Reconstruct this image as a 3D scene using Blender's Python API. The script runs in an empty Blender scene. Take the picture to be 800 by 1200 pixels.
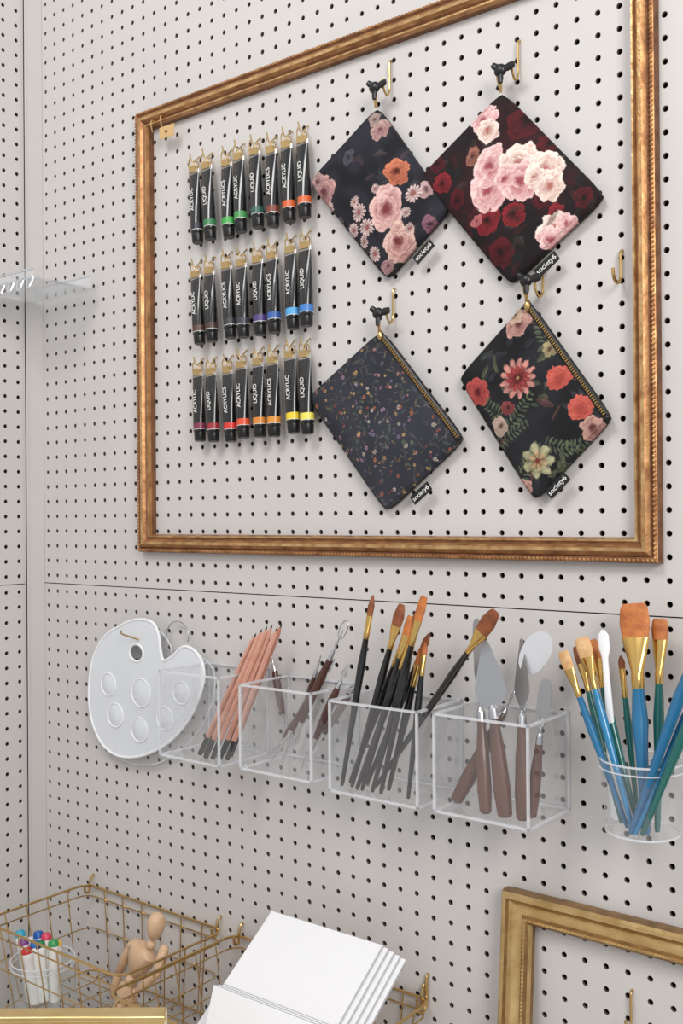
import bpy, math, random
import numpy as np
from mathutils import Vector, Matrix
random.seed(4); np.random.seed(4)
S=bpy.context.scene
try: S.view_settings.view_transform='Standard'
except Exception: pass
ZC=1.45
# ---------------------------------------------------------------- camera (photogrammetric solve of the wall)
FP=1200.0; ph=math.atan2(1530,FP)
d0=Vector((-math.cos(ph),math.sin(ph),0)); Zv=Vector((0,0,1)); r0=d0.cross(Zv)
C=Vector((1.508,-1.082,ZC))
pit=0.005; rho=0.0075
fw=d0*math.cos(pit)+Zv*math.sin(pit); up0=Zv*math.cos(pit)-d0*math.sin(pit)
rt=r0*math.cos(rho)-up0*math.sin(rho); up=up0*math.cos(rho)+r0*math.sin(rho)
cd=bpy.data.cameras.new('camera'); cam=bpy.data.objects.new('camera',cd); S.collection.objects.link(cam)
M=Matrix((rt,up,-fw)).transposed().to_4x4(); M.translation=C; cam.matrix_world=M
cd.sensor_fit='VERTICAL'; cd.sensor_height=36; cd.sensor_width=24; cd.lens=36; cd.clip_start=0.01
S.camera=cam
def ray(px,py): return fw*FP+rt*(px-400)+up*(600-py)
def W(px,py,off=0.0):
    r=ray(px,py); t=(-off-C.y)/r.y; return C+r*t
def onZ(px,py,z):
    r=ray(px,py); return C+r*((z-C.z)/r.z)
def onX(px,py,x):
    r=ray(px,py); return C+r*((x-C.x)/r.x)
def mpp(px): return 1.0/(0.5705*(px+1130))
# ---------------------------------------------------------------- materials
def lin(c):
    o=[]
    for k in c[:3]:
        k=k/255.0; o.append(k/12.92 if k<=0.04045 else ((k+0.055)/1.055)**2.4)
    return o
MC={}
def mat(name,c,rough=0.5,metal=0.0,c2=None,scale=20,amt=0.5,bump=0.0,bscale=200,stretch=None,detail=4,coat=0,trans=0):
    if name in MC: return MC[name]
    m=bpy.data.materials.new(name); m.use_nodes=True; nt=m.node_tree; b=nt.nodes['Principled BSDF']
    b.inputs['Base Color'].default_value=(*lin(c),1); b.inputs['Roughness'].default_value=rough
    b.inputs['Metallic'].default_value=metal
    if coat: b.inputs['Coat Weight'].default_value=coat
    tc=nt.nodes.new('ShaderNodeTexCoord'); mp=nt.nodes.new('ShaderNodeMapping'); nt.links.new(tc.outputs['Object'],mp.inputs[0])
    if stretch: mp.inputs['Scale'].default_value=stretch
    if c2:
        n=nt.nodes.new('ShaderNodeTexNoise'); n.inputs['Scale'].default_value=scale; n.inputs['Detail'].default_value=detail
        nt.links.new(mp.outputs[0],n.inputs['Vector'])
        r=nt.nodes.new('ShaderNodeValToRGB'); r.color_ramp.elements[0].position=0.5-amt/2; r.color_ramp.elements[1].position=0.5+amt/2
        r.color_ramp.elements[0].color=(*lin(c),1); r.color_ramp.elements[1].color=(*lin(c2),1)
        nt.links.new(n.outputs['Fac'],r.inputs[0]); nt.links.new(r.outputs[0],b.inputs['Base Color'])
    if bump:
        n=nt.nodes.new('ShaderNodeTexNoise'); n.inputs['Scale'].default_value=bscale; nt.links.new(mp.outputs[0],n.inputs['Vector'])
        bp=nt.nodes.new('ShaderNodeBump'); bp.inputs['Strength'].default_value=bump; bp.inputs['Distance'].default_value=0.002
        nt.links.new(n.outputs['Fac'],bp.inputs['Height']); nt.links.new(bp.outputs[0],b.inputs['Normal'])
    if trans:
        o=nt.nodes['Material Output']; t=nt.nodes.new('ShaderNodeBsdfTransparent'); x=nt.nodes.new('ShaderNodeMixShader'); x.inputs[0].default_value=trans
        nt.links.new(b.outputs[0],x.inputs[1]); nt.links.new(t.outputs[0],x.inputs[2]); nt.links.new(x.outputs[0],o.inputs[0])
    MC[name]=m; return m
def clear(name,tint,base,graz,dif=0.0,rough=0.03):
    if name in MC: return MC[name]
    m=bpy.data.materials.new(name); m.use_nodes=True; nt=m.node_tree; nt.nodes.clear()
    o=nt.nodes.new('ShaderNodeOutputMaterial'); t=nt.nodes.new('ShaderNodeBsdfTransparent'); t.inputs[0].default_value=(*tint,1)
    g=nt.nodes.new('ShaderNodeBsdfGlossy'); g.inputs['Roughness'].default_value=rough; g.inputs[0].default_value=(1,1,1,1)
    lw=nt.nodes.new('ShaderNodeLayerWeight'); lw.inputs[0].default_value=0.5
    pw_=nt.nodes.new('ShaderNodeMath'); pw_.operation='POWER'; pw_.inputs[1].default_value=4; nt.links.new(lw.outputs['Facing'],pw_.inputs[0])
    mu=nt.nodes.new('ShaderNodeMath'); mu.operation='MULTIPLY_ADD'; mu.inputs[1].default_value=graz; mu.inputs[2].default_value=base; nt.links.new(pw_.outputs[0],mu.inputs[0])
    x=nt.nodes.new('ShaderNodeMixShader'); nt.links.new(mu.outputs[0],x.inputs[0]); nt.links.new(t.outputs[0],x.inputs[1]); nt.links.new(g.outputs[0],x.inputs[2])
    last=x
    if dif:
        df=nt.nodes.new('ShaderNodeBsdfDiffuse'); df.inputs[0].default_value=(0.95,0.96,0.98,1)
        y=nt.nodes.new('ShaderNodeMixShader'); y.inputs[0].default_value=dif; nt.links.new(x.outputs[0],y.inputs[1]); nt.links.new(df.outputs[0],y.inputs[2]); last=y
    nt.links.new(last.outputs[0],o.inputs[0]); MC[name]=m; return m
def colattr(name,rough=0.75):
    m=bpy.data.materials.new(name); m.use_nodes=True; nt=m.node_tree; b=nt.nodes['Principled BSDF']; b.inputs['Roughness'].default_value=rough
    b.inputs['Specular IOR Level'].default_value=0.3
    a=nt.nodes.new('ShaderNodeVertexColor'); a.layer_name='Col'; nt.links.new(a.outputs[0],b.inputs['Base Color'])
    n=nt.nodes.new('ShaderNodeTexNoise'); n.inputs['Scale'].default_value=900; bp=nt.nodes.new('ShaderNodeBump'); bp.inputs['Strength'].default_value=0.15; bp.inputs['Distance'].default_value=0.001
    nt.links.new(n.outputs['Fac'],bp.inputs['Height']); nt.links.new(bp.outputs[0],b.inputs['Normal']); return m
wallm=mat('painted_hardboard',(205,201,198),0.55,c2=(198,195,193),scale=6,amt=0.6,bump=0.06,bscale=350)
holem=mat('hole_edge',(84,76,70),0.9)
darkm=mat('cavity_dark',(6,6,7),0.9,c2=(60,84,84),scale=28,amt=0.28,detail=1)  # near-black paints the shade behind the holes, teal blots the light showing through
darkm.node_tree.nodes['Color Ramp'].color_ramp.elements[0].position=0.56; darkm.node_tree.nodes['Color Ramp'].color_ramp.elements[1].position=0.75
brass=mat('brass',(206,174,118),0.3,1.0)
steel=mat('steel',(205,205,208),0.25,1.0)
bladem=mat('blade_steel',(176,176,178),0.38,0.85)
black=mat('black_satin',(16,16,18),0.35)
blackg=mat('black_gloss',(12,12,14),0.22,coat=0.5)
white=mat('white_plastic',(240,241,243),0.3,coat=0.3)
ac=clear('acrylic_clear',(0.972,0.978,0.984),0.075,0.5,0.045,.02)
ae=clear('acrylic_edge',(0.88,0.90,0.93),0.2,0.5,0.36,0.06)
# ---------------------------------------------------------------- mesh builder
class MB:
    def __init__(s): s.v=[];s.f=[];s.m=[];s.mats=[]
    def mi(s,m):
        if m not in s.mats: s.mats.append(m)
        return s.mats.index(m)
    def face(s,idx,m): s.f.append(idx); s.m.append(s.mi(m))
    def quad(s,p,m):
        b=len(s.v); s.v+=[tuple(q) for q in p]; s.face([b,b+1,b+2,b+3],m)
    def hexa(s,p,m,ms=None):
        b=len(s.v); s.v+= [tuple(q) for q in p]
        fs=[(0,1,2,3),(7,6,5,4),(0,4,5,1),(1,5,6,2),(2,6,7,3),(3,7,4,0)]
        for i,f in enumerate(fs): s.face([b+k for k in f], ms[i] if ms else m)
    def box(s,a,b,m):
        x0,y0,z0=a;x1,y1,z1=b
        s.hexa([(x0,y0,z0),(x1,y0,z0),(x1,y1,z0),(x0,y1,z0),(x0,y0,z1),(x1,y0,z1),(x1,y1,z1),(x0,y1,z1)],m)
    def loft(s,secs,N=14,cap=True):
        base=len(s.v)
        for (c,sd,nd,a,b,m) in secs:
            for i in range(N):
                t=2*math.pi*i/N; s.v.append(tuple(c+sd*(a*math.cos(t))+nd*(b*math.sin(t))))
        for k in range(len(secs)-1):
            for i in range(N):
                j=(i+1)%N; s.face([base+k*N+i,base+k*N+j,base+(k+1)*N+j,base+(k+1)*N+i],secs[k][5])
        if cap:
            s.face([base+i for i in range(N)][::-1],secs[0][5]); k=len(secs)-1
            s.face([base+k*N+i for i in range(N)],secs[-2][5])
    def rod(s,p0,p1,prof,N=14,side=None):
        p0=Vector(p0);p1=Vector(p1); a=(p1-p0).normalized(); sd=Vector(side) if side else Vector((1,0,0))
        sd=(sd-a*sd.dot(a)).normalized(); nd=a.cross(sd)
        s.loft([(p0.lerp(p1,t),sd,nd,rs,rn,m) for t,rs,rn,m in prof],N)
    def plate(s,p0,p1,outline,th,m,side):
        p0=Vector(p0);p1=Vector(p1);a=(p1-p0).normalized(); sd=Vector(side); sd=(sd-a*sd.dot(a)).normalized(); nd=a.cross(sd)
        b=len(s.v)
        for t,w in outline:
            c=p0.lerp(p1,t)
            for q in (c-sd*w-nd*th,c+sd*w-nd*th,c+sd*w+nd*th,c-sd*w+nd*th): s.v.append(tuple(q))
        for k in range(len(outline)-1):
            for i in range(4):
                j=(i+1)%4; s.face([b+k*4+i,b+k*4+j,b+k*4+4+j,b+k*4+4+i],m)
        s.face([b,b+1,b+2,b+3],m); k=len(outline)-1; s.face([b+k*4+i for i in range(4)],m)
    def tube(s,pts,r,m,N=8,closed=False):
        pts=[Vector(p) for p in pts]; n=len(pts); base=len(s.v); prev=None
        for i,p in enumerate(pts):
            if closed: a=(pts[(i+1)%n]-pts[i-1])
            else: a=pts[min(i+1,n-1)]-pts[max(i-1,0)]
            if a.length<1e-9: a=Vector((0,0,1))
            a.normalize()
            if prev is None:
                q=Vector((0,0,1)) if abs(a.z)<0.9 else Vector((1,0,0)); sd=(q-a*q.dot(a)).normalized()
            else: sd=(prev-a*prev.dot(a)).normalized()
            prev=sd; nd=a.cross(sd)
            for k in range(N):
                t=2*math.pi*k/N; s.v.append(tuple(p+sd*(r*math.cos(t))+nd*(r*math.sin(t))))
        for i in range(n if closed else n-1):
            i2=(i+1)%n
            for k in range(N):
                j=(k+1)%N; s.face([base+i*N+k,base+i*N+j,base+i2*N+j,base+i2*N+k],m)
        if not closed:
            s.face([base+k for k in range(N)][::-1],m); s.face([base+(n-1)*N+k for k in range(N)],m)
    def ball(s,c,r,m,N=12,R=8,sc=(1,1,1)):
        c=Vector(c); X=Vector((1,0,0));Y=Vector((0,1,0)); secs=[]
        for i in range(R+1):
            t=math.pi*i/R; rr=max(math.sin(t),0.02)*r
            secs.append((c+Vector((0,0,-math.cos(t)*r*sc[2])),X,Y,rr*sc[0],rr*sc[1],m))
        s.loft(secs,N)
    def build(s,name,ang=40,parent=None):
        me=bpy.data.meshes.new(name); V=np.array(s.v); c=V.mean(axis=0) if parent is None else np.zeros(3)
        me.from_pydata((V-c).tolist(),[],s.f)
        for m in s.mats: me.materials.append(m)
        me.polygons.foreach_set('material_index',s.m); me.polygons.foreach_set('use_smooth',[True]*len(s.f))
        me.validate(); me.update()
        import bmesh
        if len(s.f)<60000:
            bm=bmesh.new(); bm.from_mesh(me); bmesh.ops.recalc_face_normals(bm,faces=bm.faces); bm.to_mesh(me); bm.free()
        me.set_sharp_from_angle(angle=math.radians(ang))
        o=bpy.data.objects.new(name,me); S.collection.objects.link(o); o.location=c.tolist()
        if parent: o.parent=parent; o.matrix_parent_inverse=Matrix.Translation(-parent.location)
        return o
def text_on(parent,name,txt,p,dirx,normal,size,m):
    cu=bpy.data.curves.new(name,'FONT'); cu.body=txt; cu.size=size; cu.align_x='CENTER'; cu.align_y='CENTER'; cu.extrude=0.0001; cu.offset=0.00005
    cu.materials.append(m); o=bpy.data.objects.new(name,cu); S.collection.objects.link(o)
    x=Vector(dirx).normalized(); n=Vector(normal).normalized(); y=n.cross(x).normalized(); x=y.cross(n)
    mt=Matrix((x,y,n)).transposed().to_4x4(); mt.translation=p
    o.matrix_world=mt; o.parent=parent; o.matrix_parent_inverse=Matrix.Translation(-parent.location)
def spline(P,n=8,closed=False):
    P=[Vector(p) for p in P]; out=[]; L=len(P); rng=L if closed else L-1
    for i in range(rng):
        if closed: a,b,c,d=P[i-1],P[i],P[(i+1)%L],P[(i+2)%L]
        else: a,b,c,d=P[max(i-1,0)],P[i],P[i+1],P[min(i+2,L-1)]
        for k in range(n):
            t=k/n; out.append(0.5*((2*b)+(c-a)*t+(2*a-5*b+4*c-d)*t*t+(3*b-a-3*c+d)*t**3))
    if not closed: out.append(P[-1])
    return out
# ---------------------------------------------------------------- pegboard walls
PI=0.0254; HR=0.0032
def pegcells(mb,o,u,v,n,nu,nv):
    th=np.radians(15+30*np.arange(12)); ci,si=np.cos(th),np.sin(th); mx=np.maximum(abs(ci),abs(si))
    o=np.array(o);u=np.array(u);v=np.array(v);n=np.array(n)
    wi=mb.mi(wallm);hi=mb.mi(holem)
    I,J=np.meshgrid(np.arange(nu),np.arange(nv),indexing='ij'); I=I.ravel();J=J.ravel()
    cen=o+np.outer((I+.5)*PI,u)+np.outer((J+.5)*PI,v)
    outer=np.outer(ci/mx*PI/2,u)+np.outer(si/mx*PI/2,v)
    inner=np.outer(ci*HR,u)+np.outer(si*HR,v)
    r2=np.outer(ci*(HR+.0005),u)+np.outer(si*(HR+.0005),v)
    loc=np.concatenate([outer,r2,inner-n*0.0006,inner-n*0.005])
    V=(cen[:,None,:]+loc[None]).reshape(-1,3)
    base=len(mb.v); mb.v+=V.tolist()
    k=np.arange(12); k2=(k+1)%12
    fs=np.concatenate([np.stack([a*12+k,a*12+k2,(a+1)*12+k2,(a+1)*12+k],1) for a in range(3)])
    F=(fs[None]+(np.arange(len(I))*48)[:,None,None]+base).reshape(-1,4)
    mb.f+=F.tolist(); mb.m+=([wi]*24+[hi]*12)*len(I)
zs=W(400,702,0).z
mb=MB()
pegcells(mb,(0.001,0,zs+.0007),(1,0,0),(0,0,1),(0,-1,0),80,44)
pegcells(mb,(0.001,0,zs-.0007-40*PI),(1,0,0),(0,0,1),(0,-1,0),80,40)
zb=zs-.0007-40*PI; zt=zs+.0007+44*PI
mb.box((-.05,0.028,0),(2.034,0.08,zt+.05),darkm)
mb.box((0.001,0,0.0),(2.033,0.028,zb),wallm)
mb.box((0.001,0,zt),(2.033,0.028,zt+.05),wallm)
mb.box((2.033,0,0),(2.6,0.08,zt+.05),wallm)
mb.build('wall_back')
mb=MB()
pegcells(mb,(0,-.036,zs+.0007),(0,-1,0),(0,0,1),(1,0,0),24,44)
pegcells(mb,(0,-.036,zs-.0007-40*PI),(0,-1,0),(0,0,1),(1,0,0),24,40)
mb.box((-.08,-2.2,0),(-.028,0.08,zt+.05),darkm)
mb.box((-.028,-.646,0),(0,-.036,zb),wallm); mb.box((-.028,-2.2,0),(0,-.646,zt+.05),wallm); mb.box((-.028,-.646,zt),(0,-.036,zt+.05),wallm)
mb.build('wall_left')
mb=MB(); mb.box((-.006,-.036,0),(.004,-.0005,zt),wallm); mb.box((.001,-.036,0),(.0055,-.033,zt),wallm); mb.build('trim_1')
fl=MB(); fl.box((-.1,-3.2,-.04),(3.4,0.08,0),mat('floor_wood',(150,120,92),0.5,c2=(120,92,68),scale=4,stretch=(1,14,1))); fl.build('floor')

# ---------------------------------------------------------------- frames
def frame(name,x0,x1,z0,z1,prof,back,mats,beads=None,tilt=None):
    mb=MB()
    P=[(0,0)]+prof+[(prof[-1][0],0)]
    for w,h in P:
        for (x,z) in ((x0+w,z0+w),(x1-w,z0+w),(x1-w,z1-w),(x0+w,z1-w)): mb.v.append((x,-h-back,z))
    for k in range(len(P)-1):
        for i in range(4):
            j=(i+1)%4; mb.face([k*4+i,k*4+j,(k+1)*4+j,(k+1)*4+i],mats.get(k,mats[-1]))
    k=len(P)-1
    for i in range(4):
        j=(i+1)%4; mb.face([k*4+i,k*4+j,j,i],mats[-1])
    if beads:
        for (w,h,r,sp,bm_) in beads:
            for (a,b) in (((x0+w,z0+w),(x1-w,z0+w)),((x1-w,z0+w),(x1-w,z1-w)),((x1-w,z1-w),(x0+w,z1-w)),((x0+w,z1-w),(x0+w,z0+w))):
                L=math.hypot(b[0]-a[0],b[1]-a[1]); n=int(L/sp)
                for q in range(n):
                    t=(q+.5)/n; mb.ball((a[0]+(b[0]-a[0])*t,-h-back,a[1]+(b[1]-a[1])*t),r,bm_,6,4)
    if tilt:
        mb.v=[tuple(tilt@Vector(p)) for p in mb.v]
    return mb.build(name,25)
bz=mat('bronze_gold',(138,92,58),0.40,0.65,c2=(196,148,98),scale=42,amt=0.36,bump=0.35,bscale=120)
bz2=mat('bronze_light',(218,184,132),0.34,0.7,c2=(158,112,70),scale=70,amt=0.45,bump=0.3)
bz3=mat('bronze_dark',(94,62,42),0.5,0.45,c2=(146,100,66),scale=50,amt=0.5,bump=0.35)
X0=(W(155,133,.018).x+W(160,647,.018).x)/2; X1=W(771,661,.016).x
Z1=W(155,133,.018).z; Z0=(W(160,647,.014).z+W(771,661,.014).z)/2
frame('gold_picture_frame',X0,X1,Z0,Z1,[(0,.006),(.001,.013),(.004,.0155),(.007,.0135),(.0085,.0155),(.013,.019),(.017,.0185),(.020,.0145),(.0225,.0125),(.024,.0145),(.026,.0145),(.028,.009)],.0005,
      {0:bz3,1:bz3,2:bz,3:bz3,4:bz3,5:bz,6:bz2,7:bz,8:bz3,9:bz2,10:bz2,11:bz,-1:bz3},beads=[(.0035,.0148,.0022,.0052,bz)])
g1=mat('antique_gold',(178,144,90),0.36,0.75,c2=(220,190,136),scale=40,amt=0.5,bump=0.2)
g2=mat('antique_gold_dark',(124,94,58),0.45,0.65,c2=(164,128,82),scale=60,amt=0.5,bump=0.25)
tl=W(585,1045,.026)
piv=Vector((tl.x,0,tl.z)); T=Matrix.Translation(piv)@Matrix.Rotation(math.radians(-5.0),4,'X')@Matrix.Translation(-piv)
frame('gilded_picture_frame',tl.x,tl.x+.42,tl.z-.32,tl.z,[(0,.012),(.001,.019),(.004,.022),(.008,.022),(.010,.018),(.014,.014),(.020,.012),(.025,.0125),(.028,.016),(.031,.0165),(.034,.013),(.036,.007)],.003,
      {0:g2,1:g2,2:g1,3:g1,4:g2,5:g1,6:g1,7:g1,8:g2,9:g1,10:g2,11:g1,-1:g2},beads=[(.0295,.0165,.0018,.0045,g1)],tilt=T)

# ---------------------------------------------------------------- hooks
def hook(px,py,l=0.034,name='peg_hook',reach=.014,r=.0015):
    p=W(px,py,0); mb=MB()
    P=[p+Vector((0,-.0002,.002)),p+Vector((0,-.002,.001)),p+Vector((0,-.005,-.003)),p+Vector((0,-.005,-l*.55)),p+Vector((0,-.006,-l*.85)),p+Vector((0,-.006-reach*.45,-l)),p+Vector((0,-.006-reach*.9,-l*.86)),p+Vector((0,-.006-reach,-l*.6))]
    mb.tube(spline(P,5),r,brass); mb.build(name)
# ---------------------------------------------------------------- zip pouches
def sm(a,b,x):
    t=np.clip((x-a)/(b-a),0,1); return t*t*(3-2*t)
def nz(x,z,f,s):
    o=np.zeros_like(x); rs=np.random.RandomState(s)
    for k in range(6):
        a=rs.uniform(0,6.28);ff=f*(1+.5*k);p=rs.uniform(0,6.28);b=rs.uniform(0,6.28)
        o+=np.sin(ff*(x*math.cos(a)+z*math.sin(a))+p+1.5*np.sin(ff*.6*(x*math.cos(b)-z*math.sin(b))))/(1+.4*k)
    return .5+.5*np.tanh(o*.7)
class Warp: pass
WP=Warp()
def setwarp(x,z):
    WP.a=(nz(x,z,220,11)-.5)*.0034+(nz(x,z,700,12)-.5)*.0010
    WP.b=(nz(x,z,220,13)-.5)*.0034+(nz(x,z,700,14)-.5)*.0010
    WP.t=.72+.5*nz(x,z,330,15)
def bloom(col,x,z,cx,cz,r,dark,light,core,n=5,ph=0,rings=5):
    near=np.hypot(x-cx,z-cz)<r*1.6
    if not near.any(): return col
    xs=x[near]+WP.a[near]; zs_=z[near]+WP.b[near]; c0=col[near]
    D=np.array(lin(dark));Lg=np.array(lin(light));K=np.array(lin(core))
    R_=rings; rs=random.Random(int(ph*977)+n)
    for j in range(R_):
        rj=r*(1.12-.95*j/R_); ox=rs.uniform(-.07,.07)*r; oz=rs.uniform(-.07,.07)*r
        dx=xs-cx-ox;dz=zs_-cz-oz; rr=np.hypot(dx,dz); th=np.arctan2(dz,dx)
        nn=n+ (1 if j%2 else 0); pj=ph+j*1.9
        e=rj*(.80+.20*np.abs(np.cos(nn*(th-pj)/2))**.6)*(1+.08*np.sin(2*th+pj))
        q=rr/e; m=sm(1.0,.93,q)[:,None]
        side=.82+.18*np.cos(th-2.2)          # print's own petal tone
        w=np.clip((q-.35)/.6,0,1)**1.3*side*WP.t[near]
        w*= (1-.35*j/R_)
        rim=(sm(1.0,.96,q)*sm(.85,.95,q))*.12
        w=np.clip(w+rim,0,1)[:,None]
        cc=D*(1-w)+Lg*w
        if j==R_-1: cc=K*(1-w)+(.5*D+.5*Lg)*w
        c0=c0*(1-m)+cc*m
    col[near]=c0
    return col
def daisy(col,x,z,cx,cz,r,c1,core,n=10,ph=0):
    near=np.hypot(x-cx,z-cz)<r*1.7
    if not near.any(): return col
    dx=(x+WP.a*.6)[near]-cx;dz=(z+WP.b*.6)[near]-cz;rr=np.hypot(dx,dz);th=np.arctan2(dz,dx)
    e=r*(.70+.30*np.abs(np.cos(n*th/2+ph))); m=sm(e,e*.88,rr)[:,None]; q=rr/r
    c=np.array(lin(c1))[None]*((.35+.65*np.abs(np.cos(n*th/2+ph)))*(.6+.4*q)*WP.t[near])[:,None]
    k=sm(.34,.2,q)[:,None]; c=c*(1-k)+np.array(lin(core))[None]*k
    col[near]=col[near]*(1-m)+c*m
    return col
def leaf(col,x,z,cx,cz,L,a,w,c1,op=1):
    near=np.hypot(x-cx,z-cz)<L*1.2+.004
    if not near.any(): return col
    dx=(x+WP.a*.7)[near]-cx;dz=(z+WP.b*.7)[near]-cz;u=(dx*math.cos(a)+dz*math.sin(a))/L; v=(-dx*math.sin(a)+dz*math.cos(a))/w
    e=np.clip(1-(u*2-1)**2,0,1); m=(sm(e,e*.7,np.abs(v))*((u>0)&(u<1)))[:,None]*op
    c=np.array(lin(c1))[None]*((1-.45*(np.abs(v)<.12))*(1-.3*(v>0))*WP.t[near])[:,None]
    col[near]=col[near]*(1-m)+c*m
    return col
def pt(px,py): p=W(px,py,.016); return p.x,p.z
def P1(x,z):
    setwarp(x,z)
    n=nz(x,z,60,1)[:,None]; col=np.array(lin((16,16,22)))*(1-n)+np.array(lin((40,40,50)))*n
    rs=random.Random(1)
    for i in range(46):
        c=pt(rs.uniform(372,518),rs.uniform(145,318)); col=leaf(col,x,z,*c,rs.uniform(.012,.028),rs.uniform(0,6.28),.0038,rs.choice([(62,66,72),(54,46,58),(78,78,78),(52,56,54),(80,62,68)]),.55)
    for i,(a,b,r,dk,lt,co) in enumerate([(380,226,17,(110,62,66),(206,164,158),(90,44,50)),(372,212,9,(116,76,78),(196,164,158),(100,56,58)),
        (467,203,15,(114,52,38),(206,124,92),(80,28,20)),(455,246,23,(146,80,86),(230,194,186),(116,50,56)),(468,285,20,(140,78,80),(224,190,178),(106,44,50)),
        (446,152,11,(106,66,68),(190,154,150),(104,60,60)),(438,140,7,(104,82,80),(180,158,152),(86,60,58)),(503,262,9,(84,52,66),(146,102,116),(56,28,38)),
        (500,222,9,(114,80,82),(194,162,160),(86,60,60)),(410,185,8,(50,46,56),(78,78,90),(30,28,34)),(455,312,8,(106,70,72),(170,134,134),(76,42,44)),(395,262,8,(66,54,60),(112,96,102),(40,30,34))]):
        c=pt(a,b); col=bloom(col,x,z,*c,r*mpp(a)*1.05,dk,lt,co,5,i*1.3+.3)
    for i,(a,b,r) in enumerate([(424,250,11),(416,270,9),(433,268,11),(487,228,11),(440,298,9),(386,245,8),(419,238,7),(478,250,7),(482,268,7),(428,284,7),(443,222,6)]):
        c=pt(a,b); col=daisy(col,x,z,*c,r*mpp(a),(220,192,188),(144,84,80),13,i)
    return col
def P2(x,z):
    setwarp(x,z)
    n=nz(x,z,45,2)[:,None]; n2=nz(x,z,80,5)[:,None]; col=np.array(lin((12,9,12)))*(1-n)+np.array(lin((56,14,20)))*n
    col=col*(1-.6*n2)+np.array(lin((24,22,26)))*(.6*n2)
    rs=random.Random(2)
    for i in range(80):
        c=pt(rs.uniform(505,695),rs.uniform(125,325)); col=leaf(col,x,z,*c,rs.uniform(.014,.034),rs.uniform(0,6.28),.0055,rs.choice([(62,20,26),(46,40,42),(84,22,30),(40,36,34),(64,54,48),(30,30,34)]),.6)
    red=((48,8,14),(140,36,44),(28,5,8)); dr=((34,7,11),(88,20,28),(20,4,7)); pk=((172,92,100),(244,212,208),(150,70,80)); cr=((176,128,118),(246,232,220),(166,100,92))
    for i,(a,b,r,c3) in enumerate([(617,140,20,dr),(643,168,11,dr),(520,215,11,red),(512,192,9,dr),(537,235,10,dr),(556,184,9,((84,50,44),(160,104,88),(56,22,20))),
        (573,260,14,red),(603,252,13,red),(636,238,9,dr),(588,296,15,dr),(684,232,11,dr),(652,250,9,red),(560,260,7,((120,60,66),(190,112,114),(90,32,38))),
        (566,141,16,pk),(574,154,13,cr),(575,222,22,pk),(577,196,20,pk),(610,194,23,cr),(612,214,22,pk),(640,198,19,cr),(645,218,17,cr),(594,210,12,pk),(628,208,11,cr),(652,268,18,cr),(644,280,13,pk),(664,262,11,pk)]):
        c=pt(a,b); col=bloom(col,x,z,*c,r*mpp(a)*1.08,*c3,n=5+i%3,ph=i*1.1+.2,rings=6)
    for i in range(14):
        c=pt(rs.uniform(520,690),rs.uniform(225,320)); col=leaf(col,x,z,*c,rs.uniform(.012,.024),rs.uniform(0,6.28),.004,rs.choice([(50,48,42),(70,30,32),(34,32,36)]),.6)
    return col
def P3(x,z):
    setwarp(x,z)
    n=nz(x,z,30,3)[:,None]; col=np.array(lin((40,42,50)))*(1-n)+np.array(lin((52,54,62)))*n
    rs=random.Random(3)
    for i in range(900):
        a,b=rs.uniform(362,543),rs.uniform(388,600); c=pt(a,b)
        k=rs.random()
        if k<.50: col=leaf(col,x,z,*c,rs.uniform(.004,.010),rs.uniform(0,6.28),rs.uniform(.0011,.0018),rs.choice([(104,108,96),(86,98,92),(118,100,78),(74,86,92),(96,86,104)]),.8)
        elif k<.78: col=daisy(col,x,z,*c,rs.uniform(.0014,.0032),rs.choice([(190,140,128),(160,126,156),(196,160,112),(204,194,184),(150,80,74),(120,110,150),(176,110,80)]),(110,80,56),5,i)
        else: col=leaf(col,x,z,*c,rs.uniform(.010,.018),rs.uniform(0,6.28),.0008,(98,94,84),.7)
    return col
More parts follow.
